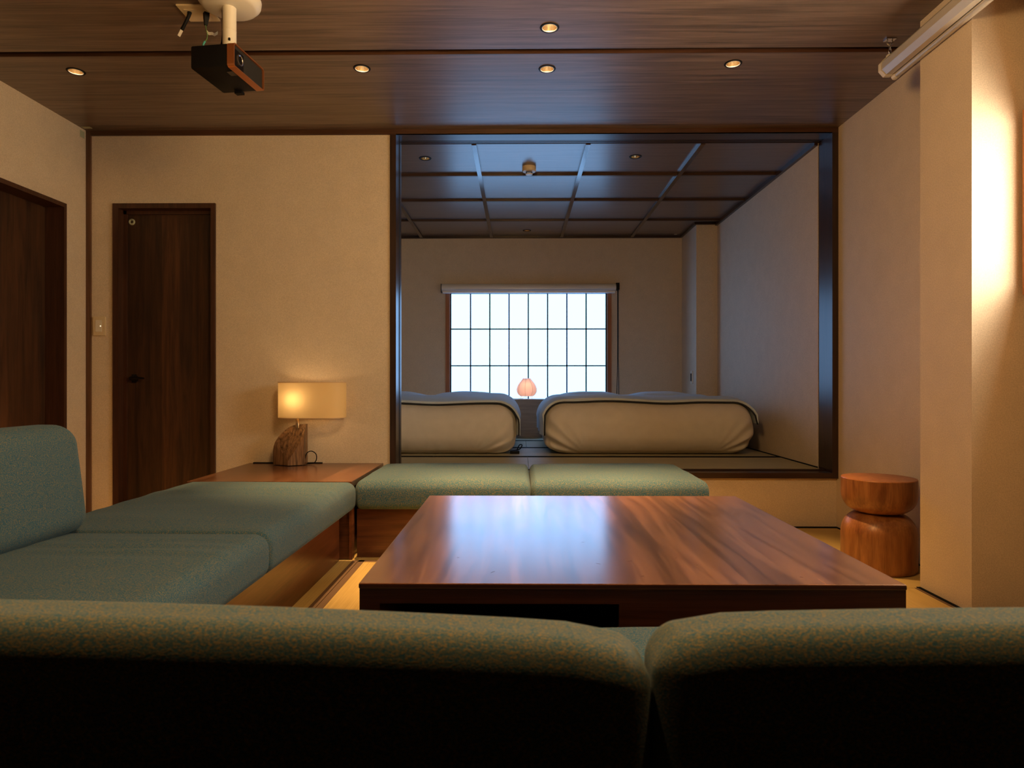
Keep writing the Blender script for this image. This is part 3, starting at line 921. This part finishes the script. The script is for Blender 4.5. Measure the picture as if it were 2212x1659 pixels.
obj('front_frame', round_ring(0.064, 0.092, 0.112, -0.002, 0.090, 0.012, 0.005), M['copper'], pj, local=True, smooth=True)
obj('front_grille', boxes((0.066, 0.085, -0.107, 0.107, 0.003, 0.085)), M['grille'], pj, local=True)
lp = obj('lens_plate', boxes((0.085, 0.0875, -0.104, -0.036, 0.008, 0.072), bev=0.001), M['black_gloss'], pj, local=True)
ln = lathe([(0.015, 0), (0.021, 0), (0.021, 0.003), (0.017, 0.004), (0.015, 0.002)], 0, 0, 24)
bmesh.ops.rotate(ln, verts=ln.verts, matrix=Matrix.Rotation(PI / 2, 3, 'Y'))
bmesh.ops.translate(ln, verts=ln.verts, vec=(0.0875, -0.064, 0.042))
obj('lens_ring', ln, M['chrome'], lp, local=True, smooth=True)
obj('foot', boxes((-0.028, 0.004, 0.092, 0.114, -0.010, 0.0)), M['black'], pj, local=True)
obj('vent_strip', boxes((0.036, 0.062, -0.072, -0.036, -0.002, 0.0)), M['black_gloss'], pj, local=True)
obj('pole', lathe([(0, 0.088), (0.026, 0.088), (0.026, 0.2), (0.0265, 0.2), (0.0265, 0.203), (0.026, 0.203), (0.026, 0.292), (0, 0.292)], 0.0, 0.01, 28), M['white'], pj, local=True, smooth=True)
obj('pole_screw', boxes((0.012, 0.018, -0.018, -0.012, 0.15, 0.16)), M['black'], pj, local=True)
obj('ceiling_cap', lathe([(0, 0.292), (0.094, 0.292), (0.104, 0.297), (0.118, 0.312), (0.121, 0.33), (0, 0.33)], 0.0, 0.01, 40), M['white'], pj, local=True, smooth=True)
cb = tube([(-0.034, 0.02, 0.30), (-0.034, 0.02, 0.25), (-0.042, 0.03, 0.18), (-0.062, 0.035, 0.125), (-0.075, 0.03, 0.100)], 0.0045, 8, smooth_steps=5)
tube([(-0.07, 0.035, 0.092), (-0.088, 0.03, 0.115), (-0.082, 0.035, 0.130), (-0.066, 0.04, 0.112), (-0.05, 0.04, 0.095)], 0.004, 8, cb, smooth_steps=5)
tube([(-0.078, 0.045, 0.138), (-0.072, 0.04, 0.112), (-0.06, 0.03, 0.100), (-0.035, 0.03, 0.092)], 0.004, 8, cb, smooth_steps=5)
obj('power_cable', cb, M['black'], pj, local=True, smooth='all')

op = thing('outlet_plate', 'cream outlet plate on the ceiling beside the projector pole', 'outlet', (-1.325, 2.70, ZC))
obj('plate', boxes((-0.064, 0.064, -0.060, 0.060, -0.008, -0.0002), bev=0.002), M['cream'], op, local=True)
obj('socket_insert', boxes((-0.045, 0.045, -0.034, 0.034, -0.0105, -0.008)), M['cream'], op, local=True)
nc = thing('network_cable', 'black network cable with clear plug dangling from the outlet plate', 'cable', (-1.355, 2.685, ZC - 0.011))
obj('cable_sheath', tube([(0, 0, 0), (-0.002, -0.004, -0.018), (-0.018, 0.0, -0.045), (-0.034, 0.004, -0.07)], [0.009, 0.007, 0.0065, 0.007], 10, smooth_steps=4), M['black'], nc, local=True, smooth='all')
obj('plug', tube([(-0.034, 0.004, -0.07), (-0.048, 0.006, -0.094)], 0.0075, 4), M['clear'], nc, local=True)
pp = thing('power_plug', 'black power plug with green earth wire and white tag in the ceiling outlet', 'plug', (-1.288, 2.69, ZC - 0.011))
obj('plug_body', tube([(0, 0, 0), (0, 0, -0.02), (-0.002, 0, -0.05)], [0.014, 0.013, 0.008], 4), M['black'], pp, local=True)
obj('earth_wire', tube([(-0.003, 0, -0.05), (0.0, 0.0, -0.07), (0.004, 0, -0.085), (0.003, 0, -0.105), (-0.006, 0, -0.118)], 0.0016, 6, smooth_steps=4), M['green'], pp, local=True, smooth='all')
obj('wire_sleeve', tube([(-0.005, 0, -0.116), (-0.012, 0, -0.127), (-0.013, 0, -0.142)], 0.004, 8), M['aqua'], pp, local=True, smooth='all')
tg = bmesh.new()
tp = [(0.0, -0.068), (0.010, -0.078), (0.022, -0.077), (0.034, -0.083), (0.046, -0.074)]
for a, b_ in zip(tp, tp[1:]):
    v = [tg.verts.new(q) for q in ((a[0], 0, a[1]), (b_[0], 0.002, b_[1]), (b_[0], 0.002, b_[1] - 0.012), (a[0], 0, a[1] - 0.012))]
    tg.faces.new(v)
    v2 = [tg.verts.new((q.co.x, q.co.y + 0.0008, q.co.z)) for q in v]
    tg.faces.new(list(reversed(v2)))
obj('tag', tg, M['white'], pp, local=True)

# ------------------------------------------------------------------ projection screen case
SCX, SCZ, SY1, SY0 = 1.652, 2.283, 2.98, 0.95
ps = thing('projection_screen', 'long white rolled-up projection screen case hung by a chain at the upper right', 'screen', (SCX, 2.0, 2.24))
octo = [(0.036 * math.cos(PI / 8 + PI / 4 * k) , 0.040 * math.sin(PI / 8 + PI / 4 * k)) for k in range(8)]


def prism_y(outline, cx, cz, y0, y1):
    bm = bmesh.new()
    a = [bm.verts.new((cx + x, y0, cz + z)) for x, z in outline]
    b = [bm.verts.new((cx + x, y1, cz + z)) for x, z in outline]
    bm.faces.new(a); bm.faces.new(list(reversed(b)))
    for k in range(len(outline)):
        k2 = (k + 1) % len(outline)
        bm.faces.new((a[k], b[k], b[k2], a[k2]))
    return bm


obj('case', prism_y(octo, SCX, SCZ, SY0, SY1 - 0.022), M['silver'], ps)
obj('end_cap', prism_y([(x * 1.07, z * 1.07) for x, z in octo], SCX, SCZ, SY1 - 0.022, SY1), M['white'], ps)
obj('weight_bar', tube([(SCX + 0.034, SY0 + 0.02, SCZ - 0.038), (SCX + 0.034, SY1 - 0.03, SCZ - 0.038)], 0.014, 14), M['silver'], ps, smooth=True)
obj('bar_cap', tube([(SCX + 0.034, SY1 - 0.03, SCZ - 0.038), (SCX + 0.034, SY1 - 0.004, SCZ - 0.038)], 0.0155, 14), M['white'], ps, smooth=True)
hk = boxes((SCX - 0.022, SCX + 0.022, 2.935, 2.965, ZC - 0.004, ZC - 0.0003))
tube([(SCX - 0.010, 2.95, ZC - 0.004), (SCX - 0.013, 2.95, ZC - 0.016), (SCX, 2.95, ZC - 0.026), (SCX + 0.013, 2.95, ZC - 0.016), (SCX + 0.010, 2.95, ZC - 0.004)], 0.0028, 8, hk, smooth_steps=4)
obj('ceiling_hook', hk, M['chrome'], ps, smooth=True)
for k in range(3):
    z = ZC - 0.032 - 0.0195 * k
    pts = []
    for i in range(13):
        t = 2 * PI * i / 12
        if k % 2: pts.append((SCX + 0.0055 * math.cos(t), 2.95, z + 0.0125 * math.sin(t)))
        else: pts.append((SCX, 2.95 + 0.0055 * math.cos(t), z + 0.0125 * math.sin(t)))
    obj('chain_link', tube(pts, 0.0018, 6, cap=False), M['chrome'], ps, smooth='all')
obj('hanger_clip', boxes((SCX - 0.012, SCX + 0.012, 2.94, 2.96, SCZ + 0.036, SCZ + 0.048)), M['white'], ps)

# ------------------------------------------------------------------ small wall things
sw = thing('light_switch', 'beige light switch plate beside the dark door', 'switch', (-2.55, YB, 1.215))
obj('switch_plate', boxes((-2.587, -2.513, YB - 0.012, YB - 0.0003, 1.157, 1.273), bev=0.002), M['cream'], sw)
obj('rocker', boxes((-2.569, -2.531, YB - 0.0165, YB - 0.012, 1.180, 1.250), bev=0.001), M['white'], sw)
obj('pilot_light', boxes((-2.540, -2.535, YB - 0.0175, YB - 0.0165, 1.211, 1.217)), M['bulb_dim'], sw)
sw = thing('light_switch', 'thin switch plate on the side of the bedroom pillar', 'switch', (1.671, 6.383, 0.93))
obj('switch_plate', boxes((1.662, 1.6707, 6.345, 6.420, 0.865, 0.990), bev=0.002), M['white'], sw)
obj('rocker', boxes((1.659, 1.662, 6.362, 6.402, 0.89, 0.965)), M['sash'], sw)
tag(obj('sticker', boxes((-2.617, -2.567, 3.895, 3.925, ZC - 0.0012, ZC - 0.0003)), M['sticker'], None, (-2.59, 3.91, ZC)),
    'small pale label stuck to the living room ceiling at the left corner', 'sticker')
tag(obj('sticker', boxes((XL + 0.0003, XL + 0.0012, 3.905, 3.945, 2.345, 2.385)), M['sticker'], None, (XL, 3.925, 2.36)),
    'small pale green label stuck to the left wall just under the ceiling', 'sticker')
tag(obj('sticker', boxes((1.575, 1.605, 6.70, 6.735, BZC + 0.0165, BZC + 0.0177)), M['white'], None, (1.59, 6.71, BZC)),
    'tiny pale label stuck to the bedroom ceiling in the far right corner', 'sticker')

# ------------------------------------------------------------------ roller blind
rb = thing('roller_blind', 'grey rolled-up blind above the shoji window', 'blind', (0.09, BY1 - 0.05, 1.79))
ol = [(-0.05, -0.030), (-0.05, 0.030), (-0.03, 0.044), (0.0, 0.046), (0.02, 0.035), (0.03, 0.012), (0.03, -0.008), (0.018, -0.022), (-0.01, -0.030)]


def prism_x(outline, x0, x1, cy, cz):
    bm = bmesh.new()
    a = [bm.verts.new((x0, cy - y, cz + z)) for y, z in outline]
    b = [bm.verts.new((x1, cy - y, cz + z)) for y, z in outline]
    bm.faces.new(a); bm.faces.new(list(reversed(b)))
    for k in range(len(outline)):
        k2 = (k + 1) % len(outline)
        bm.faces.new((a[k], b[k], b[k2], a[k2]))
    return bm


obj('blind_cover', prism_x(ol, -0.795, 0.985, BY1 - 0.05, 1.843), M['blind'], rb, smooth=True)
obj('bottom_bar', boxes((-0.785, 0.975, BY1 - 0.075, BY1 - 0.045, 1.792, 1.8125), bev=0.003), M['blind'], rb)
obj('bracket', boxes((-0.803, -0.795, BY1 - 0.085, BY1, 1.80, 1.885)), M['sash'], rb)
obj('bracket', boxes((0.985, 1.018, BY1 - 0.085, BY1, 1.825, 1.893)), M['black'], rb)
ch = tube([(1.003, BY1 - 0.05, 1.83), (1.003, BY1 - 0.05, 1.10), (1.000, BY1 - 0.05, 0.95), (0.992, BY1 - 0.05, 0.62)], 0.0035, 6)
tube([(1.008, BY1 - 0.06, 1.83), (1.008, BY1 - 0.06, 1.12), (1.012, BY1 - 0.06, 0.95), (1.016, BY1 - 0.06, 0.62), (1.005, BY1 - 0.055, 0.56), (0.992, BY1 - 0.05, 0.62)], 0.0035, 6, ch)
obj('pull_chain', ch, M['piping'], rb, smooth='all')

# ------------------------------------------------------------------ bedside cabinet and lantern
cab = thing('bedside_cabinet', 'plain grey wood cabinet between the two beds under the lantern', 'cabinet', (0.075, 6.59, BZF))
obj('cabinet_body', boxes((-0.110, 0.262, 6.42, 6.76, BZF + 0.0015, 0.700)), M['grey_wood'], cab)
obj('cabinet_top', boxes((-0.100, 0.251, 6.415, 6.76, 0.700, 0.713), bev=0.001), M['grey_wood'], cab)
LNX, LNY = 0.073, 6.60
la = thing('paper_lantern', 'glowing pink paper lantern on the bedside cabinet', 'lamp', (LNX, LNY, 0.713))


def lant(t):      # t 0 bottom .. 1 top
    z = 0.740 + 0.180 * t
    pts = [(0, 0.060), (0.10, 0.086), (0.25, 0.099), (0.38, 0.102), (0.55, 0.094), (0.72, 0.077), (0.86, 0.055), (1.0, 0.036)]
    for (a, ra), (b, rb_) in zip(pts, pts[1:]):
        if a <= t <= b: return (ra + (rb_ - ra) * (t - a) / (b - a), z)
    return (0.036, z)


obj('lantern_shade', lathe([lant(k / 24) for k in range(25)], LNX, LNY, 48), M['lantern'], la, smooth='all')
for k in range(8):
    t0 = 2 * PI * (k + 0.78) / 8
    pts = [(LNX + (r + 0.0008) * math.cos(t0), LNY + (r + 0.0008) * math.sin(t0), z) for r, z in (lant(i / 12) for i in range(13))]
    obj('rib', tube(pts, 0.0011, 5), M['lantern_rib'], la, smooth='all')
for t0 in (0.6, 2.7, 4.6):
    obj('wire_leg', tube([(LNX + 0.058 * math.cos(t0), LNY + 0.058 * math.sin(t0), 0.742), (LNX + 0.070 * math.cos(t0), LNY + 0.070 * math.sin(t0), 0.7155), (LNX + 0.05 * math.cos(t0), LNY + 0.05 * math.sin(t0), 0.7155)], 0.0016, 6), M['white'], la)
obj('bulb', lathe([(0, 0.80), (0.02, 0.808), (0.024, 0.826), (0.014, 0.845), (0, 0.85)], LNX, LNY, 16), M['bulb_dim'], la, smooth='all')
pl = bpy.data.lights.new('lantern_light', 'POINT')
pl.energy = BEDSIDE_W; pl.color = (1.0, 0.66, 0.46); pl.shadow_soft_size = 0.02
plo = bpy.data.objects.new('lantern_light', pl); C.objects.link(plo); plo.parent = la
plo.location = Vector((LNX, LNY - 0.03, 0.827)) - ORIGIN[la.name]
obj('lantern_cord', tube([(LNX - 0.02, LNY, 0.742), (LNX - 0.04, LNY - 0.03, 0.7195), (-0.07, LNY - 0.05, 0.717), (-0.105, LNY - 0.06, 0.718), (-0.116, LNY - 0.06, 0.69), (-0.118, LNY - 0.06, 0.55), (-0.118, LNY - 0.06, 0.36)], 0.0022, 6, smooth_steps=4), M['white'], la, smooth='all')

# ------------------------------------------------------------------ beds
HEAD = 6.23


def mattress(x0, x1, y0, y1, z1, seed):
    cx, cy, cz = (x0 + x1) / 2, (y0 + y1) / 2, (BZF + 0.002 + z1) / 2
    sz = z1 - BZF - 0.002

    def fn(p, u):
        q = p.copy()
        w = noise.noise(Vector((p.x * 2.3 + seed, p.y * 1.5, seed * 2)))
        q.z += 0.022 * max(0, u.z) * w
        # gathers fanning out of the lower corners
        cxn = min(abs(p.x - x0), abs(p.x - x1))
        if p.y < cy:
            g_ = math.exp(-((cxn / 0.20) ** 2)) * max(0.0, 1 - (u.z + 1) * 0.55)
            side = 1 if p.x > cx else -1
            ang = math.atan2(p.z - (BZF - 0.02), (side * (p.x - cx) - (x1 - x0) / 2 + 0.34))
            q.y += 0.018 * g_ * math.sin(ang * 24 + seed)
            q.x += side * 0.012 * g_ * math.sin(ang * 21 + seed * 1.7)
            if side > 0:
                q.x += 0.030 * g_ * noise.noise(Vector((p.z * 13, p.y * 5, seed + 3)))
        base_ = max(0.0, -u.z - 0.35)
        q.y += 0.012 * base_ * noise.noise(Vector((p.x * 18, p.z * 3, seed + 6)))
        bl = max(0, 1 - u.z * u.z)
        if u.y < -0.9: q.y -= 0.02 * bl
        return q
    return rbox(cx, cy, cz, x1 - x0, y1 - y0, sz, 0.150, 12, 90, 16, 8, fn)


def duvet(x0, x1, y0, y1, z1, drop_l, drop_r, seed, lift=0.006, thick=0.020):
    """quilt laid over the mattress outline, hanging down at both sides"""
    r = 0.150
    path = []
    for k in range(7): path.append((x0, z1 - r - drop_l + drop_l * k / 6, (-1, 0)))
    for k in range(1, 9):
        t = PI / 2 * k / 8
        path.append((x0 + r - r * math.cos(t), z1 - r + r * math.sin(t), (-math.cos(t), math.sin(t))))
    for k in range(1, 25): path.append((x0 + r + (x1 - x0 - 2 * r) * k / 24, z1, (0, 1)))
    for k in range(1, 9):
        t = PI / 2 * k / 8
        path.append((x1 - r + r * math.sin(t), z1 - r + r * math.cos(t), (math.sin(t), math.cos(t))))
    for k in range(1, 7): path.append((x1, z1 - r - drop_r * k / 6, (1, 0)))
    NY = 22
    bm = bmesh.new()
    inner, outer = [], []
    for j in range(NY + 1):
        v = j / NY
        ri, ro = [], []
        for i, (x, z, nn) in enumerate(path):
            y = y0 + (y1 - y0) * v
            wob = noise.noise(Vector((x * 2.3 + seed, y * 1.5, seed * 2)))
            up = 0.022 * wob * max(0, nn[1])
            flare = max(0.0, abs(nn[0])) * 0.012 * math.sin(v * 17 + seed) * (1 if nn[1] < 0.2 else 0.3)
            pf = 0.010 * max(0.0, noise.noise(Vector((x * 3.1, y * 2.1, seed + 9)))) + 0.020 * math.sin(PI * 0.5 * min(1, v * 3.0)) * max(0, nn[1])
            yy = y + 0.020 * noise.noise(Vector((x * 2.2, seed, 4))) * (1 - v) - (0.09 * (1 - abs(nn[1])) * (1 - v))
            # at the foot end the edge tucks down over the rounded mattress edge
            dip = -0.004 * max(0.0, 1 - v * 9) ** 2 * max(0, nn[1])
            a = lift + flare; b = lift + flare + thick + pf
            ed = 0.45 + 0.55 * min(1.0, max(0.0, nn[1]) * 2.5)
            b = a + (b - a) * ed
            ri.append(bm.verts.new((x + nn[0] * a, yy, z + nn[1] * a + up + dip)))
            ro.append(bm.verts.new((x + nn[0] * b, yy, z + nn[1] * b + up + dip)))
        inner.append(ri); outer.append(ro)
    n_ = len(path)
    for j in range(NY):
        for i in range(n_ - 1):
            bm.faces.new((outer[j][i], outer[j][i + 1], outer[j + 1][i + 1], outer[j + 1][i]))
            bm.faces.new((inner[j][i], inner[j + 1][i], inner[j + 1][i + 1], inner[j][i + 1]))
        bm.faces.new((inner[j][0], outer[j][0], outer[j + 1][0], inner[j + 1][0]))
        bm.faces.new((inner[j][-1], inner[j + 1][-1], outer[j + 1][-1], outer[j][-1]))
    for i in range(n_ - 1):
        bm.faces.new((inner[0][i], inner[0][i + 1], outer[0][i + 1], outer[0][i]))
        bm.faces.new((inner[NY][i], outer[NY][i], outer[NY][i + 1], inner[NY][i + 1]))
    edge = [v.co.copy() + Vector((0, -0.004, -0.001)) for v in inner[0]]
    edge2 = [v.co.copy() + Vector((0, -0.003, 0.0)) for v in outer[0]]
    return bm, edge, edge2


def pillow(cx, cy, cz, w_, d_, h_, seed):
    def fn(p, u):
        q = p.copy()
        k = (1 - abs(u.x) ** 3) * (1 - abs(u.y) ** 3)
        q.z = cz + (p.z - cz) * ((0.25 + 0.78 * k) if p.z > cz else 0.30)
        q.z += 0.006 * noise.noise(Vector((p.x * 7, p.y * 7, seed)))
        return q
    return rbox(cx, cy, cz, w_, d_, h_, 0.035, 4, 12, 10, 3, fn)


for x0, x1, dl_, dr_, seed, side in ((-1.60, -0.020, 0.05, 0.085, 2.0, 'left'), (0.178, 1.735, 0.085, 0.0, 5.0, 'right')):
    m = obj('mattress', mattress(x0, x1, 4.80, HEAD - 0.02, 0.722, seed), M['sheet'], None, ((x0 + x1) / 2, 5.7, BZF), smooth='all')
    tag(m, ('thick mattress in a white gathered sheet, left bed, partly behind the opening post' if side == 'left' else 'thick mattress in a white gathered sheet, right bed near the bedroom wall'), 'mattress', 'mattresses on the bedroom tatami')
    bm, e1, e2 = duvet(x0, x1, 4.885, 5.80, 0.722, dl_, dr_, seed)
    q = obj('duvet', bm, M['duvet'], None, ((x0 + x1) / 2, 5.5, 0.73), smooth=True)
    tag(q, ('pale bluish duvet with dark edging over the left bed' if side == 'left' else 'pale bluish duvet with dark edging over the right bed'), 'duvet', 'duvets on the two beds')
    obj('edge_piping', tube(e1, 0.006, 6), M['piping'], q, smooth='all')
    for k, fx in enumerate((0.29, 0.71)):
        pcx = x0 + (x1 - x0) * fx
        p_ = obj('pillow', pillow(pcx, 5.98, 0.744, 0.60, 0.40, 0.10, seed + k), M['pillow'], None, (pcx, 5.98, 0.72), smooth='all')
        tag(p_, f'white pillow on the {side} bed, ' + (('behind the opening post' if k == 0 else 'nearest the lantern') if side == 'left' else ('nearest the lantern' if k == 0 else 'nearest the bedroom pillar')), 'pillow', 'white pillows at the head of the beds')

ad = thing('power_adapter', 'small black adapter with lead on the tatami at the corner of the left bed', 'adapter', (-0.02, 4.98, BZF))
obj('adapter_body', boxes((-0.07, 0.0, 4.90, 4.96, BZF + 0.0015, BZF + 0.022), bev=0.003), M['black'], ad)
obj('lead', tube([(-0.02, 4.95, BZF + 0.02), (0.0, 4.98, BZF + 0.06), (0.02, 5.02, BZF + 0.055), (0.0, 5.06, BZF + 0.02), (-0.06, 5.1, BZF + 0.005)], 0.004, 8, smooth_steps=4), M['black'], ad, smooth='all')

# ------------------------------------------------------------------ unseen paper globe added above the coffee table to light the room
PLX, PLY, PLZ = -0.05, 1.45, 1.97
fl = thing('fill_lamp', 'unseen round white paper pendant lamp hanging above the coffee table', 'lamp', (PLX, PLY, ZC))
obj('ceiling_rose', lathe([(0, ZC - 0.0005), (0.05, ZC - 0.0005), (0.048, ZC - 0.02), (0, ZC - 0.022)], PLX, PLY, 24), M['white'], fl, smooth=True)
obj('cord', tube([(PLX, PLY, ZC - 0.02), (PLX, PLY, PLZ + 0.17)], 0.003, 8), M['black'], fl, smooth=True)
obj('lamp_shade', lathe([(0.0 if k in (0, 24) else 0.18 * math.sin(PI * k / 24), PLZ - 0.18 * math.cos(PI * k / 24)) for k in range(25)], PLX, PLY, 32), M['fill'], fl, smooth='all')
